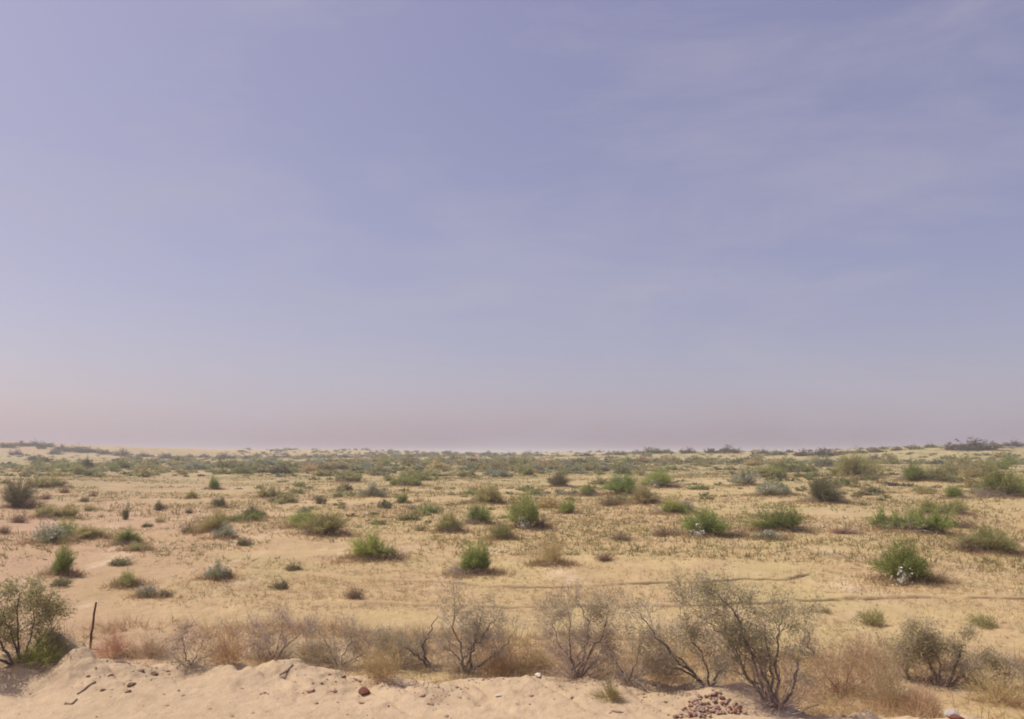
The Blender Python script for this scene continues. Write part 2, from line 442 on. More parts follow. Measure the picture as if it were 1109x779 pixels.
INFO = {  # kind -> object name, category, group, nominal height for a 1 m wide plant
    'green': ('green_shrub', 'shrub', 'green broom-like shrubs dotted over the plain', .82),
    'olive': ('olive_shrub', 'shrub', 'olive shrubs dotted over the plain', .82),
    'darkgreen': ('dark_green_shrub', 'shrub', 'dark green shrubs dotted over the plain', .82),
    'spread': ('spreading_shrub', 'shrub', 'low spreading shrubs on the plain', .52),
    'spreadgreen': ('spreading_shrub', 'shrub', 'low spreading shrubs on the plain', .52),
    'sage': ('sage_bush', 'bush', 'pale sage bushes on the plain', .6),
    'flowered': ('green_shrub', 'shrub', 'green broom-like shrubs dotted over the plain', .82),
    'tuft': ('dark_tuft', 'tuft', 'small dark tufts on the sand', .5),
    'olivetuft': ('olive_tuft', 'tuft', 'small olive tufts on the sand', .5),
    'deadtuft': ('dead_tuft', 'dead plant', 'dead brown tufts on the sand', .5),
    'grass': ('grass_clump', 'grass', 'dry grass clumps', .9),
}
_n = {}
def plant(kind, loc, w, h, rz, label, group=None, name=None, cat=None, hn=None):
    k = _n.get(kind, 0); _n[kind] = k + 1
    parts = PROTO[kind][k % len(PROTO[kind])]
    inf = INFO.get(kind)
    name = name or inf[0]; cat = cat or inf[1]; hn = hn or inf[3]; group = group or inf[2]
    if len(parts) == 1:
        o = link(name, parts[0][1], None, loc); top = o
    else:
        top = link(name, None, None, loc)
        for pn, me in parts:
            link(pn, me, top)
    top.rotation_euler = (0, 0, rz); top.scale = (w, w, h / hn)
    tag(top, label, cat, group)
    return top

# ------------------------------------------------------------------ the shrubs one can tell apart: px, py of the foot, width, height (photo pixels), kind, label
S = [
 (18,551,26,24,'darkgreen','dark grey-brown bush near the left edge, tallest thing on that sandy slope'),
 (36,551,22,9,'deadtuft','low brown dead tuft at the right foot of the dark bush near the left edge'),
 (4,578,12,8,'deadtuft','small brown dead tuft cut by the left picture edge below the dark bush'),
 (20,566,16,7,'deadtuft','flat brown tuft standing alone below the dark grey-brown bush at left'),
 (58,563,34,12,'spread','flat olive brown shrub between the dark left bush and the pale green pair'),
 (55,591,32,18,'sage','pale sage green bush, left member of the pale green pair on the left field'),
 (71,584,20,15,'green','rounder green shrub, middle of the three growing together on the left field'),
 (96,585,28,11,'olive','low olive shrub, right member of the three growing together on the left field'),
 (96,553,11,5,'olivetuft','tiny bright olive tuft alone on bare sand right of the dark left bush'),
 (92,544,9,5,'tuft','tiny dark tuft just above the tiny bright olive one on the left field'),
 (101,538,8,5,'deadtuft','tiny brown tuft uppermost in the sprinkle right of the dark left bush'),
 (70,534,10,5,'deadtuft','tiny brown tuft nearest above the flat brown shadowy strip on the left field'),
 (50,541,10,6,'deadtuft','tiny brown tuft close behind the dark left bush on its right side'),
 (95,508,11,11,'darkgreen','small near-black bush standing out alone on the pale slope below the left dune'),
 (86,514,18,8,'olive','low olive shrub just below the near-black bush under the left dune'),
 (52,529,30,10,'spread','grey olive shrub spreading low on the slope above the dark left bush'),
 (66,625,24,28,'green','tall narrow green shrub standing right above the big leafy bush at the left edge'),
 (65,634,18,9,'tuft','dark tuft at the foot of the tall narrow green shrub at left'),
 (136,563,7,14,'tuft','thin upright dark tuft alone on the pinkish sand, taller than wide'),
 (139,592,22,14,'green','small round green shrub on pinkish sand right of the group of three'),
 (148,599,22,7,'olive','flat olive growth touching the small round green shrub on its near side'),
 (129,612,21,8,'tuft','flat dark tuft on bare pinkish sand below the small round green shrub'),
 (173,566,13,7,'olivetuft','small olive-topped tuft, lower of two stacked on the pink sand'),
 (172,553,11,9,'tuft','small grey tuft, upper of two stacked on the pink sand'),
 (158,571,11,5,'tuft','flat dark tuft left of the two stacked tufts on the pink sand'),
 (205,556,9,5,'deadtuft','tiny brown tuft right of the two stacked tufts on the pink sand'),
 (238,551,14,10,'darkgreen','small dark green shrub standing above the long straggling shrub row'),
 (207,541,11,8,'olive','small grey olive shrub beyond the tiny brown tuft on the pink sand'),
 (205,579,17,9,'tuft','dark olive tuft at the left end of the long straggling shrub row'),
 (221,580,24,14,'grass','yellow brown grass clump second from the left in the straggling shrub row'),
 (236,579,22,20,'olive','yellow green shrub, tallest of the long straggling row on the left'),
 (244,585,20,13,'sage','grey green bush lowest in the long straggling shrub row'),
 (258,567,32,10,'spreadgreen','dark green spreading shrub at the back of the straggling row'),
 (273,563,24,11,'darkgreen','dark green shrub at the right end of the long straggling row'),
 (264,591,16,8,'tuft','small dark tuft below the right end of the straggling row'),
 (231,531,16,12,'green','small green shrub far across the sand left of the middle'),
 (138,637,26,13,'olive','olive brown bush on the pink sand above the dry weeds, left of the pale ones'),
 (161,649,20,10,'sage','pale bush with a dark foot, lower of the pale ones on the pink sand'),
 (178,648,16,6,'tuft','dark flat tuft touching the lower pale bush on its right'),
 (236,630,24,17,'sage','pale sage bush alone on bare sand with a dark tuft at its right foot'),
 (249,629,12,9,'tuft','dark tuft at the right foot of the lone pale sage bush'),
 (330,573,36,15,'green','green shrub, rear one of the touching pair left of the middle'),
 (355,581,42,23,'olive','broad olive shrub with a dry foot, front one of the touching pair'),
 (403,608,52,26,'green','broad green shrub with a grey dead base, alone on straw left of the middle'),
 (318,618,18,8,'tuft','small dark tuft left of the broad shrub with the grey base'),
 (305,637,20,9,'tuft','small dark olive tuft lower left of the broad shrub with the grey base'),
 (384,648,22,11,'deadtuft','brown green dead tuft below the broad shrub with the grey base'),
 (487,578,28,20,'olive','dull olive round shrub at the left of the central cluster'),
 (519,569,28,20,'green','green round shrub rear in the central cluster of four'),
 (515,624,44,33,'green','bright green round shrub, nearest of the central cluster, on straw'),
 (543,586,26,16,'olive','small olive shrub at the left foot of the tall bright green one'),
 (570,573,40,32,'flowered','tall bright green shrub with white blooms, tallest on the middle of the plain'),
 (597,614,36,29,'grass','leaning yellow olive grass clump right of the nearest bright green shrub'),
 (615,558,20,13,'green','small green shrub right of the tall one with white blooms'),
 (606,528,22,13,'darkgreen','dark green low shrub on far sand just right of the middle'),
 (638,538,24,10,'green','fresh green low shrub left of the large bright one at mid distance'),
 (676,537,38,20,'green','large bright green dome at mid distance, right of the middle'),
 (697,547,40,17,'olive','greyish olive shrub full of twigs in front of the bright green dome'),
 (662,548,28,10,'deadtuft','reddish brown dead brush left in front of the twiggy olive shrub'),
 (716,529,34,16,'flowered','grey green shrub speckled with white blooms right of the bright green dome'),
 (728,558,32,14,'green','low olive green shrub in front of the white speckled one'),
 (744,557,16,12,'sage','pale grey bush touching the low olive green shrub on its right'),
 (764,583,42,27,'flowered','green shrub with white blooms at its foot and dry brush left of it'),
 (722,581,36,9,'deadtuft','flat brown dead brush on the sand left of the white-footed green shrub'),
 (800,583,28,7,'deadtuft','flat brown dead strip between the white-footed shrub and its right neighbour'),
 (808,527,26,16,'sage','pale bush with whitish heads at the left end of the long green strip'),
 (829,519,44,14,'spreadgreen','green spreading shrub, left half of the long far strip at right'),
 (858,513,38,12,'spreadgreen','brighter spreading shrub, right half of the long far strip at right'),
 (830,538,30,12,'sage','grey green bush in front of the long far strip'),
 (852,538,14,9,'sage','smallest whitish bush beside the dark humped shrub on its left'),
 (890,546,44,25,'darkgreen','dark green humped shrub at mid distance right, darkest of its neighbours'),
 (904,543,24,10,'deadtuft','pale dry brush at the right foot of the dark humped shrub'),
 (845,578,50,23,'green','wide deep green shrub with bare sand all round, right of the middle'),
 (832,586,28,8,'sage','whitish dry bush at the front foot of the wide deep green shrub'),
 (925,518,36,22,'olive','tall greyish olive shrub far right of the strip, twiggy on top'),
 (988,523,26,16,'green','vivid green round shrub far off at right with pale ground in front'),
 (1014,523,34,12,'olive','olive low shrub touching the vivid green one on its right'),
 (1045,512,42,15,'spread','wide greyish olive shrub on the far right rise'),
 (1075,508,26,12,'spreadgreen','green shrub right of the wide greyish one on the far right rise'),
 (1088,540,42,24,'green','big green shrub cut close by the right picture edge, upper one'),
 (1034,541,18,13,'green','small upright green shrub standing alone left of the big one at the right edge'),
 (986,578,58,27,'spreadgreen','largest spreading green shrub on the right, its foot grey and dead'),
 (1022,559,42,15,'spread','dark olive spreading shrub behind the largest spreading green one'),
 (1040,571,30,9,'deadtuft','flat purple brown dead strip right of the largest spreading green shrub'),
 (1074,600,46,20,'olive','olive shrub with dark twiggy left side near the right edge'),
 (1050,600,24,10,'deadtuft','dark greyish dead brush at the left foot of the olive shrub near the right edge'),
 (984,634,52,37,'flowered','bright green shrub nearest on the right, white plant and dark twigs at its foot'),
 (945,677,32,16,'olivetuft','open star-shaped olive herb on bare sand between the wheel ruts and the bank, at right'),
 (1067,679,28,13,'olivetuft','thin faint olive herb on bare sand nearest to the right edge'),
 (893,663,16,6,'olivetuft','flat thin olive sprig on sand left of the star-shaped herb'),
 (404,540,26,13,'sage','grey green bush with whitish heads left of the middle at mid distance'),
 (440,528,34,11,'spreadgreen','long low green shrub beyond the grey green one left of the middle'),
 (528,547,38,19,'olive','wide olive shrub beyond the central cluster'),
 (348,546,14,8,'tuft','small dark tuft beyond the touching pair of shrubs'),
 (436,546,13,9,'green','small green shrub between the touching pair and the central cluster'),
 (375,523,26,8,'spread','low olive streak of shrub far off left of the middle'),
 (292,540,24,11,'spread','grey olive flat shrub with pale sand at its foot, left of the middle'),
 (276,563,13,7,'olivetuft','tiny olive tuft past the right end of the straggling row'),
 (455,575,16,7,'olivetuft','tiny olive tuft left of the dull olive round shrub'),
 (1005,535,20,8,'olivetuft','small olive tuft in front of the vivid green round shrub'),
 (655,607,20,8,'deadtuft','small brown dead tuft alone on straw right of the leaning grass clump'),
 (672,585,26,8,'deadtuft','flat rust brown dead tuft on straw below the twiggy olive shrub'),
 (916,578,32,6,'deadtuft','long flat brown streak of dead stalks left of the largest spreading green shrub'),
]
rows = []
for s in S:
    p = at(s[0], s[1])
    d = math.hypot(p[0], p[1], )
    rows.append((s, p, d))
for s, p, d in rows:
    w = s[2] / F * d
    if s[4] not in ('tuft', 'olivetuft', 'deadtuft') and d < 80:
        BUMPS.append((p[0], p[1], min(.05 + .05 * w, .16), .55 * w + .15))
rr = random.Random(4)
for s, p, d in rows:
    w = s[2] / F * d; h = s[3] / F * d
    z = float(H(p[0], p[1])) - .02
    az = math.atan2(-p[0], p[1])       # face the flowered side roughly to the road
    plant(s[4], (p[0], p[1], z), w * 1.08, h * 1.02, az + rr.uniform(-.35, .35) if s[4] in ('flowered', 'spread', 'spreadgreen') else rr.uniform(0, 6.28), s[5])

# ------------------------------------------------------------------ skyline plants, one by one
SKY = [(1048,487,58,13),(1100,483,26,8),(1074,484,16,7),(890,494,36,13),(868,494,22,9),(842,493,20,7),(826,492,14,8),(790,491,24,11),(770,491,16,9),
       (744,491,20,8),(722,491,14,7),(707,490,26,10),(690,491,14,6),(672,493,18,7),(660,493,12,6),(636,494,16,6),(575,494,22,7),(552,494,16,6),(530,493,20,6),(508,493,16,6),
       (488,494,20,7),(470,494,14,6),(452,494,14,5),(430,495,18,6),(412,495,14,6),(396,495,14,5),(372,496,16,6),(350,496,12,5),(332,496,16,6),(310,496,14,6),(296,496,14,5),
       (268,497,18,6),(246,497,26,8),(222,496,14,6),(204,496,14,5),(180,497,18,9),(196,499,14,6),(156,495,18,6),(132,494,20,9),(113,492,16,7),(98,490,22,7),(82,489,26,7),(68,488,18,7),
       (52,484,14,6),(44,486,10,8),(36,483,16,6),(22,483,16,6),(8,484,18,6),(16,493,14,7),(38,499,18,7),(60,492,12,7),(950,490,18,7),(970,488,14,5),(990,486,14,5),(1008,485,12,6),(930,491,16,6),(912,492,14,6)]
SKYLAB = {(1048,487): 'long flat dusky scrub trees crowning the highest rise at right', (890,494): 'dense dusky green bush bulging over the ridge right of the middle',
          (180,497): 'dark purple-grey bush on the pale sandy crest left of the middle', (707,490): 'dark rounded bush at the left end of the raised ridge',
          (246,497): 'wide dusky bush at the low right end of the left dune', (132,494): 'dark rounded bush on the sandy crest of the left dune slope',
          (82,489): 'long dusky line of brush along the shoulder of the left dune'}
for (px, py, w, h) in SKY:
    p = None; y = py
    while p is None and y < 505:
        p = at(px, y); y += .5
    d = math.hypot(p[0], p[1])
    far = px < 660
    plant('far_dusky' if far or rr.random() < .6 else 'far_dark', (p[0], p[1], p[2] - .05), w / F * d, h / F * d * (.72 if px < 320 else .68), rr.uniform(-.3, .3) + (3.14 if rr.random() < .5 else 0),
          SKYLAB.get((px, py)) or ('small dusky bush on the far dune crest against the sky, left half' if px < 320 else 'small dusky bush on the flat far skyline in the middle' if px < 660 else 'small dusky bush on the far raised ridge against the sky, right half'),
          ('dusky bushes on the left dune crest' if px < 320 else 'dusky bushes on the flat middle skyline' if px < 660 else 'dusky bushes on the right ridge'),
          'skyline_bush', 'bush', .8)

# ------------------------------------------------------------------ scattered shrubs of the far plain: the largest as objects, the rest as one mass
taken = [(p[0], p[1]) for s, p, d in rows]
cand = []
rs = np.random.default_rng(5)
while len(cand) < 5400:
    r = 24 * (360 / 24) ** (rs.uniform() ** .55)
    a = rs.uniform(-.72, .72)
    x, y = r * math.sin(a), r * math.cos(a)
    px = x / y * F + CX
    dens = .5 + 1.1 * float(fbm(x / 30, y / 22, 77, 3)) + (.25 if 300 < px < 700 else 0)
    if px < 260: dens -= .12 + (.40 if r < 75 else 0) + (.62 if r > 200 else 0)
    dens *= .55
    dens -= .34 * (1 - float(sstep(26, 105, r)))
    if rs.uniform() > dens: continue
    w = float(np.clip(rs.lognormal(-.05, .5), .3, 2.6)) * (.55 + .45 * float(sstep(30, 110, r))) * (1 + r / 900)
    if min((x - q[0]) ** 2 + (y - q[1]) ** 2 for q in taken[:110]) < (1.2 + .6 * w) ** 2 and r < 110: continue
    cand.append((x, y, r, w))
cand.sort(key=lambda c: -c[3] / c[2])
vis = [c for c in cand if abs(c[0] / c[1] * F) < 600]
NIND = 170
ind = vis[:NIND]; ids = set(map(id, ind))
for (x, y, r, w) in ind:
    k = rs.choice(['far_green', 'far_olive', 'far_dark', 'far_sage', 'far_straw'], p=[.32, .38, .08, .14, .08])
    lab = {'far_green': ('small green shrub among many on the crowded far plain', 'small green shrubs of the far plain', 'shrub', 'distant_shrub'),
           'far_olive': ('small dull olive shrub among many on the crowded far plain', 'small olive shrubs of the far plain', 'shrub', 'distant_shrub'),
           'far_dark': ('small dark shrub among many on the crowded far plain', 'small dark shrubs of the far plain', 'shrub', 'distant_shrub'),
           'far_sage': ('small pale grey bush among many on the crowded far plain', 'small pale bushes of the far plain', 'bush', 'distant_bush'),
           'far_straw': ('small straw yellow clump among many on the crowded far plain', 'straw clumps of the far plain', 'grass', 'distant_grass_clump')}[k]
    plant(k, (x, y, float(H(x, y)) - .03), w, w * rs.uniform(.28, .48), rs.uniform(0, 6.28), lab[0], lab[1], lab[3], lab[2], .8)

tmpl = {}
for kind in ('far_green', 'far_olive', 'far_dark', 'far_dusky', 'far_sage', 'far_straw'):
    for v in range(3):
        q = np.random.default_rng(900 + v); s_ = Soup()
        broom(q, s_, None, 22, 4, .40, .8, .42, .16, fine=1.0, gap=1.0, base=.5); broom(q, s_, None, 10, 3, .25, .5, .36, .14, fine=1.0, gap=1.0, base=.5, off=(.3, 0))
        tmpl[(kind, v)] = (np.concatenate(s_.V), np.concatenate(s_.t))
mats = ['palegreen', 'paleolive', 'dark', 'dusky', 'sage', 'straw']; kinds = ['far_green', 'far_olive', 'far_dark', 'far_dusky', 'far_sage', 'far_straw']
Vs, Ts, Ms = [], [], []
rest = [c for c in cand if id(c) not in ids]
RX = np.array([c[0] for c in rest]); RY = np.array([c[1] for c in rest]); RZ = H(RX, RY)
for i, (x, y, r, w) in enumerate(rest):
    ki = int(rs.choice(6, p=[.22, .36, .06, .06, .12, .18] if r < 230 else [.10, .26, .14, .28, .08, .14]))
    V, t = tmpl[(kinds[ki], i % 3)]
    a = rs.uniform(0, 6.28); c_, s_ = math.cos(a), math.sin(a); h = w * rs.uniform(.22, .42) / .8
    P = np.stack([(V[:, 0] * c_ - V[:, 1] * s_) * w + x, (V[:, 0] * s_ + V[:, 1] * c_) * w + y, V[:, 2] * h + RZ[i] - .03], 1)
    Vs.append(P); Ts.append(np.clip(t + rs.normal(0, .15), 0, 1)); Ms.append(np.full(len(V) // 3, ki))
Vs = np.concatenate(Vs)
tag(link('scrub', mesh('scrub', Vs, T=tri_idx(len(Vs) // 3), mats=[M[m] for m in mats], tone=np.concatenate(Ts), mi=np.concatenate(Ms))),
    'mass of low olive and brown scrub covering the distant plain and dunes', 'scrub', None, 'stuff')

# ------------------------------------------------------------------ foreground thorn bushes
def tubes(segs, k):
    P0 = np.array([s[0] for s in segs]); P1 = np.array([s[1] for s in segs])
    r0 = np.array([s[2] for s in segs]); r1 = np.array([s[3] for s in segs])
    D = nrm(P1 - P0)
    ref = np.where(np.abs(D[:, 2:3]) < .9, np.array([[0, 0, 1.0]]), np.array([[1.0, 0, 0]]))
    A = nrm(np.cross(D, ref)); B = np.cross(D, A)
    n = len(segs); V = np.empty((n, 2 * k, 3))
    for i in range(k):
        c, s = math.cos(6.2832 * i / k), math.sin(6.2832 * i / k)
        o = A * c + B * s
        V[:, i] = P0 + o * r0[:, None]; V[:, k + i] = P1 + D * r1[:, None] * .4 + o * r1[:, None]
    base = (np.arange(n) * 2 * k)[:, None]
    Q = np.concatenate([base + np.array([[i, (i + 1) % k, k + (i + 1) % k, k + i]]) for i in range(k)])
    return V.reshape(-1, 3), Q

def grow(rg, p, d, L, r, lev, maxlev, segs, tips, gnarl, up, nseg=5, kids=(1, 2)):
    for i in range(nseg):
        d = nrm(d + rg.normal(size=3) * gnarl + np.array([0, 0, up * .12]))
        q = p + d * L / nseg
        f0, f1 = 1 - .6 * i / nseg, 1 - .6 * (i + 1) / nseg
        segs[lev].append((p.copy(), q.copy(), r * f0, r * f1))
        if lev >= maxlev - 1: tips.append((q.copy(), d.copy()))
        if lev < maxlev and i >= 1:
            for _ in range(rg.integers(kids[0], kids[1] + 1)):
                ax = nrm(rg.normal(size=3)); dd = nrm(d + nrm(np.cross(d, ax)) * rg.uniform(.45, 1.0))
                grow(rg, q.copy(), dd, L * rg.uniform(.40, .68), max(r * f1 * .6, .0016), lev + 1, maxlev, segs, tips, gnarl, up, max(nseg - 1, 3), kids)
        p = q

def thorn_bush(name, label, px, py, limbs, seed, leaf=0, leafmat='olive', twigmat='twig', maxlev=3, up=.15, gnarl=.24, kids=(1, 2), rad=.014, extra=0, ex=(.5, .7), leafsize=1.0, leafz=0, group='bare thorny bushes along the sand bank', cat='bush'):
    """limbs: polylines in picture pixels relative to the foot (dx right, dy up), grown into branches with depth of their own"""
    rg = np.random.default_rng(seed)
    p0 = at(px, py); d = math.hypot(p0[0], p0[1]); sc = d / F
    top = link(name, None, None, (p0[0], p0[1], p0[2] - .02)); tag(top, label, cat, group)
    az = math.atan2(-p0[0], p0[1]); top.rotation_euler = (0, 0, az)
    nl = maxlev + 1
    segs = [[] for _ in range(nl + 1)]; tips = []
    for lb in limbs:
        dep = 0.0; dv = rg.normal(0, .22); pts = []
        for (dx, dy) in lb:
            dx *= .95; dy *= .76
            pts.append(np.array([dx * sc, dep, max(dy * sc, 0)])); dep += dv * .25
        n = len(pts); rl = rad * rg.uniform(.8, 1.15)
        tot = sum(np.linalg.norm(pts[i + 1] - pts[i]) for i in range(n - 1))
        done = 0
        for i in range(n - 1):
            a, b = pts[i], pts[i + 1]; m = 4
            for j in range(m):
                q0 = a + (b - a) * j / m; q1 = a + (b - a) * (j + 1) / m
                q1 = q1 + rg.normal(size=3) * .012 * (j < m - 1)
                if j: q0 = last
                last = q1
                f0 = 1 - .75 * (done / tot); done += np.linalg.norm(b - a) / m; f1 = 1 - .75 * min(done / tot, 1)
                segs[0].append((q0, q1, rl * f0, rl * f1))
                if done / tot > .28:
                    for _ in range(rg.integers(1, 3) if rg.uniform() < .75 else 0):
                        dd = nrm(nrm(b - a) + nrm(rg.normal(size=3)) * .85 + [0, 0, .15])
                        grow(rg, q1.copy(), dd, tot * rg.uniform(.15, .31), max(rl * f1 * .55, .0022), 1, maxlev, segs, tips, gnarl, up, 4, kids)
    V, Q = tubes(segs[0], 6)
    link('branches', mesh('branches', V, Q=Q, mats=[M['bark']], smooth=True, tone=rg.uniform(0, 1, len(V))), top)
    tw = [s for l in segs[1:] for s in l]
    if extra:
        ss = Soup(); twig_soup(rg, ss, extra, ex[0], ex[1], .006, segs=6)
        V2 = np.concatenate(ss.V)
        link('basal_twigs', mesh('basal_twigs', V2, T=tri_idx(len(V2) // 3), mats=[M[twigmat]], tone=np.concatenate(ss.t)), top)
    if tips:
        sel = rg.permutation(len(tips))[:min(int(len(tips) * .7), 3200)]
        P = np.array([tips[i][0] for i in sel]); D = np.array([tips[i][1] for i in sel])
        P = P + rg.normal(0, .015, P.shape); ss = Soup()
        for _ in range(2):
            D = nrm(D + rg.normal(0, .5, D.shape)); Lt = rg.uniform(.035, .09, len(P))
            ss.add(blades(P, D, Lt * 1.2, np.full(len(P), .0038), rg), np.clip(rg.normal(.55, .25, len(P)), 0, 1)); P = P + D * Lt[:, None]
        V, Q = tubes(tw, 3); V2 = np.concatenate(ss.V)
        link('twigs', mesh('twigs', np.concatenate([V, V2]), T=tri_idx(len(V2) // 3) + len(V), Q=Q, mats=[M[twigmat]],
             tone=np.concatenate([np.repeat(np.clip(rg.normal(.5, .25, len(tw)), 0, 1), 6), np.concatenate(ss.t)])), top)
    if leaf and tips:
        P = np.array([t[0] for t in tips]); D = np.array([t[1] for t in tips])
        if leafz: 
            zz = P[:, 2] / P[:, 2].max(); keep = zz > leafz * rg.uniform(.5, 1.3, len(P)); P = P[keep]; D = D[keep]
        n = len(P); idx = rg.integers(0, n, int(n * leaf * .8))
        Q = P[idx] + rg.normal(0, .045, (len(idx), 3)); E = nrm(D[idx] + rg.normal(0, .6, (len(idx), 3)))
        sz = rg.uniform(.6, 1.3, len(idx)) * leafsize
        ss = Soup(); ss.add(blades(Q, E, .027 * sz, .0085 * sz, rg), np.clip(rg.normal(.5, .25, len(idx)), 0, 1))
        V = np.concatenate(ss.V)
        link('leaves', mesh('leaves', V, T=tri_idx(len(V) // 3), mats=[M[leafmat]], tone=np.concatenate(ss.t)), top)
    return top

thorn_bush('leafy_bush', 'big soft olive green bush filling the left picture edge behind the bank', 22, 716,
           [[(0,0),(-8,30),(-16,66)],[(2,0),(8,36),(10,72)],[(-6,0),(-22,35),(-36,60)],[(4,0),(18,26),(26,50)],[(4,0),(16,18),(32,26)],[(0,0),(-4,45),(-4,82)],[(-8,0),(-30,20),(-46,40)]], 1,
           leaf=5, leafmat='palegreen', maxlev=3, leafz=.25, extra=50, ex=(.4, .4), leafsize=1.25, group='leafy bushes along the sand bank')
thorn_bush('forked_branch', 'bare dark branch forking in two, left of the round thorny bush', 468, 726,
           [[(0,0),(-9,20),(-11,34),(-4,50),(6,72)],[(0,0),(-10,18),(-22,30),(-30,37)]], 2, maxlev=2, kids=(0,1), rad=.020, extra=60, ex=(.35,.3))
thorn_bush('thorn_bush', 'round bare thorny bush with dark trunks and greyish pink twigs, left of the middle', 503, 728,
           [[(0,0),(-2,14),(8,28),(14,48),(12,64)],[(0,0),(-3,16),(-14,30),(-18,44)],[(6,2),(6,26),(20,46),(34,66)],[(2,0),(-4,30),(-14,62),(-12,92)],[(6,0),(22,16),(40,30),(52,50)],[(0,0),(12,40),(20,74)]], 3,
           leaf=1.0, leafmat='olive', maxlev=3, rad=.015, extra=130, ex=(.45,.5), leafz=.4)
thorn_bush('thorn_bush', 'upright grey thorny bush with olive brown top rising from the bank edge in the middle', 624, 734,
           [[(0,0),(0,18),(6,40),(10,54)],[(0,0),(-6,22),(-22,50),(-26,74)],[(0,0),(8,28),(14,60),(8,92)],[(2,0),(14,30),(30,60),(34,78)],[(0,0),(-6,40),(-8,90)],[(2,0),(16,14),(28,34)]], 4,
           leaf=2.6, leafmat='paleolive', maxlev=3, rad=.012, extra=160, ex=(.4,.5), leafz=.55, leafsize=.9)
thorn_bush('thorn_bush', 'open thorny bush with long pale limbs sweeping up to the left, beside the rubble', 764, 742,
           [[(0,0),(-16,22),(-36,44),(-52,72),(-66,96)],[(0,0),(-14,18),(-34,34),(-50,48)],[(4,0),(2,28),(-8,56),(-14,70)],[(6,0),(12,16),(18,30)],[(-4,4),(-26,20),(-56,22)]], 5,
           leaf=2.2, leafmat='paleolive', maxlev=3, rad=.013, extra=60, ex=(.4,.3), leafz=.3)
thorn_bush('thorn_bush', 'largest thorny bush with crooked dark trunk, olive tips and purple-grey twigs, right of the rubble', 842, 768,
           [[(0,0),(-12,18),(-30,36),(-42,62),(-48,78),(-66,96),(-80,110)],[(-4,6),(-20,26),(-34,50),(-44,86)],[(0,0),(-8,30),(-18,62),(-28,84)],[(2,0),(0,50),(2,96),(8,124)],[(4,0),(18,40),(22,74)],[(-10,16),(-24,70),(-40,120),(-56,142)],[(2,0),(-6,50),(-10,108)]], 6,
           leaf=3.0, leafmat='paleolive', maxlev=3, rad=.018, extra=170, ex=(.45,.55), leafz=.5)
thorn_bush('hooked_bush', 'small bush with green crown and dark stem hooked like a bracket', 1018, 742,
           [[(0,2),(-14,5),(-28,5),(-31,17),(-27,32),(-12,52)],[(0,0),(2,26),(-4,48)],[(4,0),(14,24),(24,50)],[(0,0),(-8,30),(-22,56)],[(6,0),(26,20),(44,30)]], 7,
           leaf=6, leafmat='paleolive', maxlev=3, rad=.019, extra=110, ex=(.5,.3), leafz=.4, leafsize=1.1, group='leafy bushes along the sand bank')
thorn_bush('bare_twig', 'single thin crooked dark stem standing in the weeds right of the largest thorny bush', 884, 708,
           [[(0,0),(-4,8),(-8,16),(-6,28),(-8,40)]], 8, maxlev=2, kids=(0,1), rad=.014)
thorn_bush('dry_brush', 'greyish dry brush with whitish lavender twigs on the bank left of the forked branch', 368, 722,
           [[(0,0),(-10,24),(-20,50)],[(0,0),(8,30),(14,54)],[(0,0),(24,20),(34,34)],[(0,0),(-22,14),(-34,24)]], 9, maxlev=3, rad=.007, extra=150, ex=(.5,.45), leaf=.6, leafmat='straw', group='dry brush along the bank')
thorn_bush('dry_brush', 'pinkish grey dry brush just behind the second sand mound', 298, 714,
           [[(0,0),(-12,24),(-24,46)],[(0,0),(4,30),(8,52)],[(0,0),(16,24),(30,40)],[(0,0),(-16,6),(-19,18),(-16,36)]], 10, maxlev=3, rad=.007, extra=150, ex=(.6,.4), leaf=.6, leafmat='straw_pink', group='dry brush along the bank')
thorn_bush('dry_brush', 'sparse brownish grey dry brush between the two sand mounds', 206, 720,
           [[(0,0),(-6,20),(-12,44)],[(0,0),(10,24),(24,42)],[(2,0),(22,14),(44,26)]], 12, maxlev=3, rad=.006, extra=90, ex=(.5,.35), leaf=.6, leafmat='brown', group='dry brush along the bank')
thorn_bush('dry_brush', 'low brown olive dry brush between the upright middle bush and the long-limbed one', 680, 736,
           [[(0,0),(-12,20),(-20,40)],[(0,0),(10,26),(14,50)],[(0,0),(26,16),(36,20)]], 13, maxlev=3, rad=.007, extra=120, ex=(.45,.4), leaf=1.6, leafmat='olive', group='dry brush along the bank')
thorn_bush('dry_brush', 'tangled brown dry brush left of the forked branch, greenish at its foot', 432, 722,
           [[(0,0),(-12,20),(-18,36)],[(0,0),(14,20),(26,34)],[(0,0),(4,28),(-2,48)]], 14, maxlev=3, rad=.006, extra=110, ex=(.45,.4), leaf=1.4, leafmat='olive', group='dry brush along the bank')
thorn_bush('dry_brush', 'purple brown dry brush in the weeds between the largest bush and the hooked one', 912, 752,
           [[(0,0),(-14,24),(-26,52)],[(0,0),(8,30),(18,58)],[(0,0),(26,24),(40,38)]], 15, maxlev=3, rad=.006, extra=170, ex=(.5,.5), leaf=.8, leafmat='straw_pink', twigmat='straw_pink', group='dry brush along the bank')
thorn_bush('dry_brush', 'low purple brown dry brush behind the hooked bush, toward the right edge', 1062, 738,
           [[(0,0),(-14,16),(-20,28)],[(0,0),(16,16),(36,20)]], 16, maxlev=3, rad=.006, extra=150, ex=(.6,.3), leaf=.6, leafmat='brown', twigmat='twig', group='dry brush along the bank')

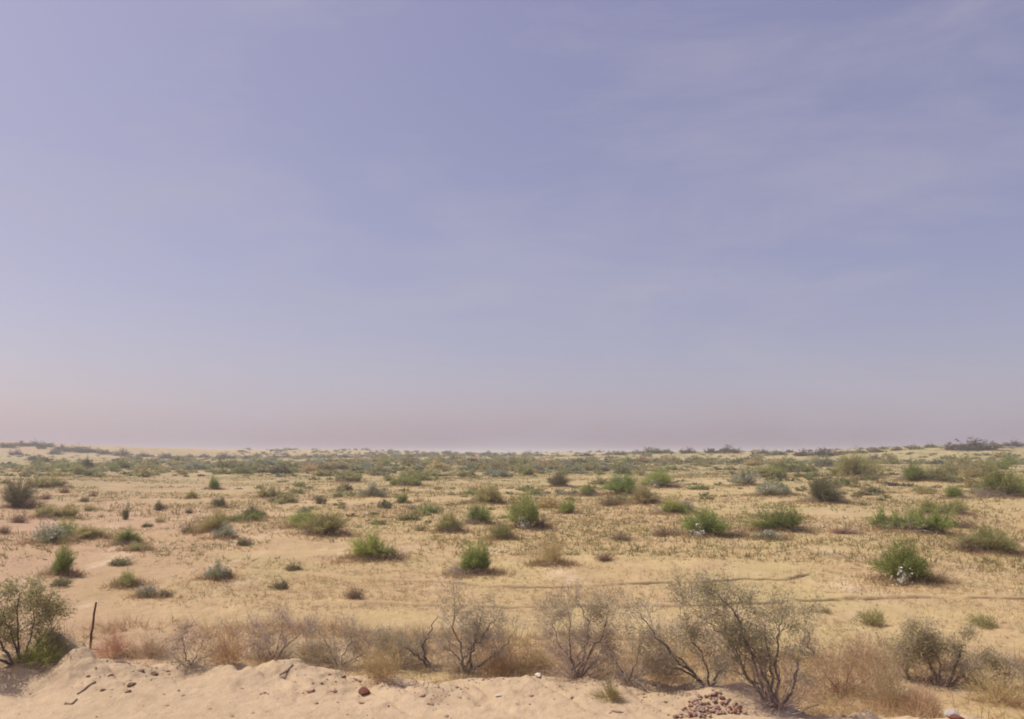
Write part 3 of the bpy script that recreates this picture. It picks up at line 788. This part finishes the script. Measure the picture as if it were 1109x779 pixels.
# rusty tuft on the mound, golden and pink grass clumps along the bank
def clump(px, py, w, h, mat, seed, label, name='grass_clump', n=230, extra=None, group='dry grass clumps along the bank'):
    rg = np.random.default_rng(seed); p = at(px, py); d = math.hypot(p[0], p[1]); W = w / F * d; Hh = h / F * d
    a = Soup(); broom(rg, a, None, n, 6, W / 2, Hh, .12, .006, base=.35, gap=.8, droop=.03)
    top = link(name, None, None, (p[0], p[1], p[2] - .02)); tag(top, label, 'grass', group)
    link('blades', a.build('blades', M[mat]), top)
    b = Soup(); twig_soup(rg, b, n // 4, W / 2, Hh * .7, .006)
    link('dead_stalks', b.build('dead_stalks', M[extra or 'straw_pink']), top)
clump(122, 712, 38, 28, 'rust', 1, 'rusty red dry tuft right beside the thin post on the mound')
clump(412, 738, 46, 42, 'straw', 2, 'golden grass clump left of the forked branch at the bank edge')
clump(250, 718, 44, 34, 'straw', 3, 'golden brown grass clump just left of the second sand mound')
clump(965, 768, 52, 50, 'straw_pink', 4, 'tall pinkish dry grass clump right of the purple brown brush')
clump(1000, 776, 40, 32, 'straw_pink', 5, 'pinkish short dry grass clump at the foot of the hooked bush')
clump(1080, 762, 60, 30, 'straw', 6, 'yellow brown grass clump low in the right corner')
clump(936, 720, 50, 28, 'straw_pink', 7, 'pale pink dry grass clump behind the purple brown brush')
clump(545, 730, 44, 28, 'straw', 8, 'straw coloured clump at the right foot of the round thorny bush')
clump(585, 728, 36, 26, 'straw', 9, 'golden straw clump between the round thorny bush and the upright one')
clump(160, 712, 44, 22, 'straw_pink', 10, 'low pinkish dry clump just right of the first mound')
clump(720, 738, 46, 36, 'straw', 11, 'pale straw clump at the foot of the long pale limbs')
clump(340, 716, 40, 24, 'straw', 12, 'short golden clump just right of the second mound top')
clump(44, 716, 52, 22, 'green', 13, 'yellowish green grass clump at the left foot of the first mound', extra='straw')
clump(660, 766 - 8, 30, 20, 'olive', 14, 'faint olive grass clump alone on the sandy verge before the middle bushes', n=90, extra='straw')

HOOK = at(1018, 742)      # the ground is trodden bare round the hooked bush
# ------------------------------------------------------------------ dry grass (nobody could count it)
def grass_field(name, label, n, rlo, rhi, seed, hlo, hhi, mats_p, per, wmul=1.0, band=None, power=1.0):
    rg = np.random.default_rng(seed)
    r = rlo * (rhi / rlo) ** (rg.uniform(0, 1, n) ** power); a = rg.uniform(-.75, .75, n)
    x, y = r * np.sin(a), r * np.cos(a)
    px = x / y * F + CX
    yc = crest(x)
    if band:
        y = yc + rg.uniform(band[0], band[1], n); keep = rg.uniform(0, 1, n) < .42 + 1.2 * fbm(x / 1.1, y / 1.1, 12, 3) + np.clip((px - 330) / 700, -.22, .25)
        keep &= ~((np.abs(x - HOOK[0] + .22) < .5) & (y < HOOK[1] + .15) & (rg.uniform(0, 1, n) < .9))
    else:
        dn = .42 + 1.9 * fbm(x / 4.5, y / 3.0, 14, 4) + np.clip((px - 300) / 900, -.35, .3)
        keep = (y > yc + .25) & (rg.uniform(0, 1, n) < dn) & (np.abs(rut_d(x, y)) > .16)
    x, y = x[keep], y[keep]; z = H(x, y); n = len(x); r = np.hypot(x, y)
    P = np.repeat(np.stack([x, y, z], 1), per, 0) + rg.normal(0, 1, (n * per, 3)) * np.repeat(np.clip(r * .002, .015, .25), per)[:, None] * [1, 1, 0]
    D = nrm(rg.normal(0, .75, (n * per, 3)) + [0, 0, .8]); D[:, 2] = np.abs(D[:, 2])
    L = rg.uniform(hlo, hhi, n * per) * np.repeat(rg.uniform(.5, 1.2, n), per)
    W = np.repeat(np.clip(r * .0005, .004, .05), per) * wmul * rg.uniform(.6, 1.3, n * per)
    V = blades(P, D, L, W, rg)
    ki = np.repeat(rg.choice(len(mats_p), n, p=[m[1] for m in mats_p]), per)
    t = np.repeat(np.clip(rg.normal(.5, .25, n * per), 0, 1), 3)
    tag(link(name, mesh(name, V, T=tri_idx(len(V) // 3), mats=[M[m[0]] for m in mats_p], tone=t, mi=ki)), label, 'grass', None, 'stuff')
grass_field('dry_grass', 'thin short dry straw grass scattered over the sandy plain', 120000, 9, 110, 1, .04, .14,
            [('straw', .46), ('straw_pink', .20), ('brown', .08), ('greenherb', .26)], 4, power=.75)
grass_field('dry_weeds', 'tall tangled pinkish dry weeds in a band behind the sand bank', 9500, 9, 12, 2, .08, .33,
            [('straw', .58), ('straw_pink', .24), ('brown', .05), ('greenherb', .13)], 7, band=(.35, 3.4), wmul=1.2)
def skirts():
    rg = np.random.default_rng(21); X, Y, K = [], [], []
    for s, p, d in rows:
        if d > 75 or s[4] in ('tuft', 'olivetuft', 'deadtuft'): continue
        w = s[2] / F * d; n = int(np.clip(420 * w * 25 / d, 40, 600))
        a = rg.uniform(0, 6.28, n); q = w * (.25 + np.abs(rg.normal(0, .27, n)))
        X.append(p[0] + q * np.cos(a) * 1.25); Y.append(p[1] + q * np.sin(a)); K.append(rg.choice(4, n, p=[.42, .06, .22, .30]))
    x, y, k = map(np.concatenate, (X, Y, K)); r = np.hypot(x, y); n = len(x); per = 3
    P = np.repeat(np.stack([x, y, H(x, y)], 1), per, 0) + rg.normal(0, .02, (n * per, 3)) * [1, 1, 0]
    D = nrm(rg.normal(0, .75, (n * per, 3)) + [0, 0, .8]); D[:, 2] = np.abs(D[:, 2])
    V = blades(P, D, rg.uniform(.05, .20, n * per), np.repeat(np.clip(r * .0006, .006, .04), per), rg)
    tag(link('dead_stalks', mesh('dead_stalks', V, T=tri_idx(len(V) // 3), mats=[M[m] for m in ('straw', 'brown', 'straw_pink', 'greenherb')], tone=np.repeat(np.clip(rg.normal(.5, .25, n * per), 0, 1), 3), mi=np.repeat(k, per))),
        'litter of dead stalks and seedlings around the feet of the shrubs', 'grass', None, 'stuff')
skirts()
grass_field('ground_herbs', 'low greenish herb growth spread over the far plain', 42000, 20, 300, 3, .08, .26,
            [('greenherb', .55), ('olive', .2), ('straw', .25)], 4, wmul=2.2)

# ------------------------------------------------------------------ stones, clods, sticks, post
def rock_mesh(name, seed, mat, sq=(1, 1, .7), rough=.28):
    rg = np.random.default_rng(seed)
    import bmesh
    bm = bmesh.new(); bmesh.ops.create_icosphere(bm, subdivisions=3, radius=.5)
    pl = [(nrm(rg.normal(size=3)), rg.uniform(.28, .44)) for _ in range(9)]
    for v in bm.verts:
        c = np.array(v.co)
        for nn, dd in pl:
            s = c @ nn
            if s > dd: c = c - nn * (s - dd) * .9
        c = c * (1 + rough * float(fbm(np.array([c[0] * 4 + seed]), np.array([c[1] * 4 + c[2] * 3]), seed, 3)[0]))
        v.co = c * np.array(sq)
    me = bpy.data.meshes.new(name); bm.to_mesh(me); bm.free(); me.materials.append(mat); return me
ROCK = {k: [rock_mesh(k, 10 * i + j, M[k]) for j in range(4)] for i, k in enumerate(('clod', 'sandclod', 'rubble', 'redstone', 'pale'))}
def stone(px, py, w, kind, name, label, group=None, flat=.7, lift=.1, cat='stone'):
    p = at(px, py); d = math.hypot(p[0], p[1]); W = w / F * d
    o = link(name, rr.choice(ROCK[kind]), None, (p[0], p[1], p[2] + W * lift * flat * .5))
    o.scale = (W, W * rr.uniform(.7, 1), W * flat * rr.uniform(.8, 1.1)); o.rotation_euler = (rr.uniform(-.3, .3), rr.uniform(-.3, .3), rr.uniform(0, 6.28))
    tag(o, label, cat, group); return o
stone(395, 750, 17, 'redstone', 'red_stone', 'reddish brown stone lying alone on the sandy verge below the second mound', flat=.9)
stone(583, 732, 9, 'pale', 'white_stone', 'whitish stone at the bank edge left of the upright middle bush')
stone(575, 754, 7, 'clod', 'dark_clod', 'small flat dark clod on the sandy verge below the whitish stone', cat='clod', flat=.5)
stone(541, 754, 9, 'pale', 'pale_stone', 'small pale stone with dark side on the open verge below the round thorny bush', flat=.5)
stone(142, 742, 11, 'clod', 'dark_clod', 'dark wedge-shaped clod low on the right flank of the first mound', cat='clod', flat=.7)
stone(153, 727, 8, 'clod', 'dark_clod', 'dark clod, left one of two close together on the right flank of the first mound', cat='clod', flat=.9)
stone(167, 731, 9, 'clod', 'dark_clod', 'dark clod, right one of two close together on the right flank of the first mound', cat='clod', flat=.9)
stone(139, 750, 6, 'clod', 'dark_clod', 'dark clod lowest on the right flank of the first mound', cat='clod', flat=.9)
stone(112, 748, 6, 'clod', 'dark_clod', 'small clod beside the long stick on the first mound', cat='clod', flat=.9)
stone(133, 718, 16, 'clod', 'dark_clod', 'broad dark crumbly clod at the foot of the rusty tuft on the mound', cat='clod', flat=.35)
stone(708, 742, 7, 'clod', 'dark_clod', 'small dark clod on the bank lip under the long pale limbs', cat='clod')
stone(650, 755, 8, 'clod', 'dark_clod', 'small dark clod on the verge below the upright middle bush', cat='clod', flat=.5)
stone(668, 771, 13, 'clod', 'dark_clod', 'flat dark clod lowest on the verge, left of the rubble', cat='clod', flat=.3)
stone(372, 734, 6, 'clod', 'dark_clod', 'small dark clod above the lone reddish brown stone', cat='clod', flat=1)
stone(389, 738, 9, 'clod', 'dark_clod', 'olive brown clod just above the lone reddish brown stone at the grass edge', cat='clod', flat=.6)
stone(393, 762, 9, 'sandclod', 'sandy_clod', 'yellowish clod just below the lone reddish brown stone', cat='clod', flat=.6)
stone(855, 770, 11, 'pale', 'pale_stone', 'pale stone at the foot of the largest thorny bush')
stone(1032, 775, 14, 'pale', 'pale_stone', 'pale pinkish stone at the bottom edge near the right corner', flat=.8)
stone(1036, 779, 13, 'redstone', 'red_stone', 'dark red stone cut by the bottom edge near the right corner', flat=.7)
for (px, py, w) in [(281,752,6),(286,751,5),(341,762,7),(300,757,4),(274,772,5),(181,764,5),(262,746,4),(198,753,4),(366,761,4),(361,748,10),(336,748,10),(456,754,9),(422,741,6),(436,744,4),(466,763,8),(520,765,6),(600,757,4),(640,752,4),(632,770,4),(745,748,5),(590,745,3),(610,765,3),(560,763,5),(690,752,4),(720,760,5),(58,715,6),(45,727,5),(95,732,5),(88,741,6),(119,731,7),(226,768,6),(250,776,6),(484,776,7)]:
    stone(px, py, w, rr.choice(['clod', 'sandclod', 'sandclod', 'sandclod', 'sandclod']), 'small_clod', 'small crumbly clod strewn on the bare sandy verge at the bottom', 'small clods strewn on the sandy verge', .6, .08, 'clod')
rg = np.random.default_rng(44)
for i in range(190):
    u = rg.normal(0, .55); v = abs(rg.normal(0, .5))
    u = max(min(u, 1), -1); v = min(v, 1)
    px = 769 + 38 * u; py = 778 - 27 * (1 - u * u) * v - (4 if u > 0 else 0)
    stone(px, py, rg.uniform(2.4, 6.0), 'rubble' if rg.uniform() < .8 else 'redstone', 'rubble_stone', 'reddish brown stone of the rubble heap at the bank edge', 'stones of the rubble heap', .8, .9)

def stick(pts, rad, name, label, mat='stick', group=None, lift=.004):
    P = []
    rad *= .75
    for (px, py) in pts:
        p = at(px, py); P.append(np.array([p[0], p[1], p[2] + lift]))
    o0 = P[0].copy(); segs = []
    n = len(P) - 1
    for i in range(n):
        for j in range(3):
            a = P[i] + (P[i + 1] - P[i]) * j / 3; b = P[i] + (P[i + 1] - P[i]) * (j + 1) / 3
            segs.append((a - o0, b - o0, rad * (1 - .4 * (i + j / 3) / n), rad * (1 - .4 * (i + (j + 1) / 3) / n)))
    V, Q = tubes(segs, 6)
    o = link(name, mesh(name, V, Q=Q, mats=[M[mat]], smooth=True), None, tuple(o0)); tag(o, label, 'stick', group)
stick([(103,739),(95,744),(89,749),(84,752)], .016, 'stick', 'long dark stick slanting down the face of the first mound')
stick([(83,758),(78,763),(70,763)], .014, 'stick', 'short bent stick at the lower end of the long one on the first mound')
stick([(58,716),(50,720),(44,723)], .014, 'stick', 'stick half buried on the left flank of the first mound')
stick([(317,721),(311,727),(303,732)], .014, 'stick', 'curved dark stick on the top of the second mound')
stick([(313,713),(308,718)], .013, 'stick', 'short dark stick just above the curved one on the second mound')
stick([(347,717),(353,718),(358,719)], .018, 'stick', 'thick short dark stick on the crest right of the second mound')
stick([(449,751),(461,753)], .010, 'stick', 'thin pale stick lying flat on the verge below the forked branch')
stick([(870,770),(878,766),(886,764)], .015, 'stick', 'dark stick at the lip of the verge under the dry weeds at right')

# thin post on the mound
pp = at(97, 703); d = math.hypot(pp[0], pp[1]); hh = 46 / F * d
po = link('stake', None, None, (pp[0], pp[1], pp[2] - .06)); tag(po, 'thin weathered dark stake standing upright on top of the first sand mound', 'post')
segs = []; q = np.array([0, 0, 0.0])
rg = np.random.default_rng(3)
for i in range(10):
    n_ = np.array([.045 * (i + 1) / 10 + rg.normal(0, .004), rg.normal(0, .003), (i + 1) / 10 * hh])
    segs.append((q, n_, .017 - .0004 * i, .017 - .0004 * (i + 1))); q = n_
V, Q = tubes(segs, 8)
link('shaft', mesh('shaft', V, Q=Q, mats=[M['post']], smooth=True), po)
V, Q = tubes([(q, q + np.array([.003, 0, .012]), .013, .006)], 8)
link('splintered_top', mesh('splintered_top', V, Q=Q, mats=[M['stick']]), po)

# fine gravel on the verge
rg = np.random.default_rng(9)
n = 5200
x = rg.uniform(-7.5, 7.5, n); yc = crest(x); y = yc - np.abs(rg.normal(0, .55, n)) + .1
cl = np.clip(.5 + 1.6 * fbm(x * 1.1, y * 1.1, 19, 3), 0, 1); keep = rg.uniform(0, 1, n) < cl
x, y = x[keep], y[keep]; n = len(x); z = H(x, y)
oct_ = np.array([[1,0,0],[-1,0,0],[0,1,0],[0,-1,0],[0,0,.8],[0,0,-.8]], float)
of = np.array([[0,2,4],[2,1,4],[1,3,4],[3,0,4],[2,0,5],[1,2,5],[3,1,5],[0,3,5]])
sz = np.clip(rg.lognormal(-4.9, .45, n), .004, .022)
V = (oct_[None] * (1 + rg.normal(0, .25, (n, 6, 1)))) * sz[:, None, None] + np.stack([x, y, z], 1)[:, None]
T = (of[None] + (np.arange(n) * 6)[:, None, None]).reshape(-1, 3)
tag(link('gravel', mesh('gravel', V.reshape(-1, 3), T=T, mats=[M['sandclod'], M['rubble'], M['clod']], mi=np.repeat(rg.choice(3, n, p=[.6, .25, .15]), 8))),
    'fine gravel and crumbs of earth strewn along the sandy verge', 'gravel', None, 'stuff')

# ------------------------------------------------------------------ ground sheet
def build_ground():
    rad = np.concatenate([[.6, 1.5, 2.5, 3.5, 4.3], np.arange(5, 12, .032), np.arange(12, 21, .045), 21 * 1.009 ** np.arange(0, 480)])
    rad = rad[rad < 1500]; rad = np.append(rad, 1500.0)
    ang = np.concatenate([np.linspace(-.80, .80, 800), np.linspace(.80, 2 * math.pi - .80, 90)[1:-1]])
    nr, na = len(rad), len(ang)
    A, Rr = np.meshgrid(ang, rad)
    X = Rr * np.sin(A); Y = Rr * np.cos(A)
    Z = H(X, Y)
    V = np.stack([X, Y, Z], -1).reshape(-1, 3)
    V = np.concatenate([V, [[0, 0, float(H(0.0, 0.0))]]])
    i = np.arange(nr - 1)[:, None] * na; j = np.arange(na)[None]; j2 = (j + 1) % na
    Q = np.stack([i + j, i + na + j, i + na + j2, i + j2], -1).reshape(-1, 4)
    jj = np.arange(na); T = np.stack([np.full(na, nr * na), jj, (jj + 1) % na], -1)
    me = mesh('ground', V, T=T[:, [0, 1, 2]], Q=Q, mats=[ground_mat()], smooth=True)
    def put(name, v):
        a = me.attributes.new(name, 'FLOAT', 'POINT'); a.data.foreach_set('value', np.append(v.ravel(), 0).astype(np.float32))
    yc = crest(X)
    put('shoulder', 1 - sstep(yc + .0, yc + .5, Y + .25 * fbm(X * 3, Y * 3, 8, 3)))
    dd = rut_d(X, Y)
    put('road', sstep(2.1, 2.5, X + .1 * vn(X * 2, Y * 2, 3)) * (1 - sstep(yc - .30, yc - .18, Y + .12 * fbm(X * 2, Y * 3, 4, 3))) * .9)
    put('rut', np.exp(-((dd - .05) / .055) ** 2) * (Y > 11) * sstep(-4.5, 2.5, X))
    PX = X / np.maximum(Y, 1) * F + CX
    put('pink', np.clip(.95 - (PX - 60) / 520, 0.0, 1))
    rr_ = np.sqrt(X * X + Y * Y)
    put('herb', sstep(28, 90, rr_) * (1 - .6 * sstep(250, 300, rr_)))
    return tag(link('ground', me), kind='structure')
build_ground()

# ------------------------------------------------------------------ air
def build_haze():
    import bmesh
    bm = bmesh.new(); bmesh.ops.create_cube(bm, size=1)
    me = bpy.data.meshes.new('haze'); bm.to_mesh(me); bm.free()
    o = link('haze', me, None, (0, 0, 2.0)); o.scale = (3040, 3040, 12)
    m, t, N, L = nt('desert haze')
    v = N('ShaderNodeVolumePrincipled'); v.inputs['Color'].default_value = (.85, .84, .86, 1)
    v.inputs['Density'].default_value = HAZE; v.inputs['Anisotropy'].default_value = .2
    out = N('ShaderNodeOutputMaterial'); L(v.outputs[0], out.inputs['Volume'])
    me.materials.append(m); tag(o, kind='stuff')
HAZE = 0.0011
build_haze()

# ------------------------------------------------------------------ light
SUN_EL, SUN_AZ = R(56), R(-75)      # azimuth from straight ahead, negative = left
sv = Vector((math.sin(SUN_AZ) * math.cos(SUN_EL), math.cos(SUN_AZ) * math.cos(SUN_EL), math.sin(SUN_EL)))
ld = bpy.data.lights.new('sun', 'SUN'); ld.energy = 3.3; ld.angle = R(.55); ld.color = (1, .965, .89)
lo = bpy.data.objects.new('sun', ld); COL.objects.link(lo); lo.rotation_euler = sv.to_track_quat('Z', 'Y').to_euler()
w = bpy.data.worlds.new('World'); SC.world = w; w.use_nodes = True
t = w.node_tree; t.nodes.clear(); N = t.nodes.new; L = t.links.new
sk = N('ShaderNodeTexSky'); sk.sky_type = 'NISHITA'; sk.sun_disc = False
sk.sun_elevation = SUN_EL; sk.sun_rotation = SUN_AZ % (2 * math.pi); sk.altitude = 100
sk.air_density = 1.0; sk.dust_density = 2.0; sk.ozone_density = 1.0
tc = N('ShaderNodeTexCoord')
tint = N('ShaderNodeMix'); tint.data_type = 'RGBA'; tint.blend_type = 'MULTIPLY'; tint.inputs['Factor'].default_value = 1
tint.inputs['B'].default_value = (.83, .675, .60, 1)          # dust-laden air
L(sk.outputs[0], tint.inputs['A'])
veil = N('ShaderNodeMix'); veil.data_type = 'RGBA'; veil.blend_type = 'ADD'; veil.inputs['Factor'].default_value = 1
veil.inputs['B'].default_value = (1.30, 1.15, 2.16, 1)        # even veil of high dust
L(tint.outputs['Result'], veil.inputs['A'])
# faint cirrus in the veil
mp = N('ShaderNodeMapping'); mp.inputs['Scale'].default_value = (1.3, 1.3, 4.5); L(tc.outputs['Generated'], mp.inputs['Vector'])
nz = N('ShaderNodeTexNoise'); nz.inputs['Scale'].default_value = 1.9; nz.inputs['Detail'].default_value = 8; nz.inputs['Roughness'].default_value = .6; nz.inputs['Distortion'].default_value = .3
L(mp.outputs[0], nz.inputs['Vector'])
mr = N('ShaderNodeMapRange'); mr.inputs['From Min'].default_value = .44; mr.inputs['From Max'].default_value = .66; mr.inputs['To Max'].default_value = .36
L(nz.outputs['Fac'], mr.inputs['Value'])
cl = N('ShaderNodeMix'); cl.data_type = 'RGBA'; L(mr.outputs[0], cl.inputs['Factor']); L(veil.outputs['Result'], cl.inputs['A'])
cl.inputs['B'].default_value = (4.6, 4.4, 5.2, 1)
bg = N('ShaderNodeBackground'); bg.inputs['Strength'].default_value = .082
L(cl.outputs['Result'], bg.inputs['Color'])
ow = N('ShaderNodeOutputWorld'); L(bg.outputs[0], ow.inputs['Surface'])

# ------------------------------------------------------------------ camera and render
cam = bpy.data.cameras.new('camera'); cam.sensor_width = 36; cam.lens = F / 1109 * 36; cam.clip_start = .1; cam.clip_end = 6000
co = bpy.data.objects.new('camera', cam); COL.objects.link(co)
co.location = (0, 0, EYE); co.rotation_euler = (math.pi / 2 + PITCH, 0, 0)
SC.camera = co
vs = SC.view_settings
vs.view_transform = 'Standard'; vs.look = 'None'; vs.exposure = 0.35; vs.gamma = 1; vs.use_curve_mapping = False
SC.render.engine = 'CYCLES'
SC.cycles.use_denoising = True
try: SC.cycles.denoiser = 'OPENIMAGEDENOISE'
except Exception: pass
SC.cycles.max_bounces = 6; SC.cycles.diffuse_bounces = 4; SC.cycles.volume_bounces = 1; SC.cycles.transparent_max_bounces = 6
SC.cycles.filter_width = 1.9
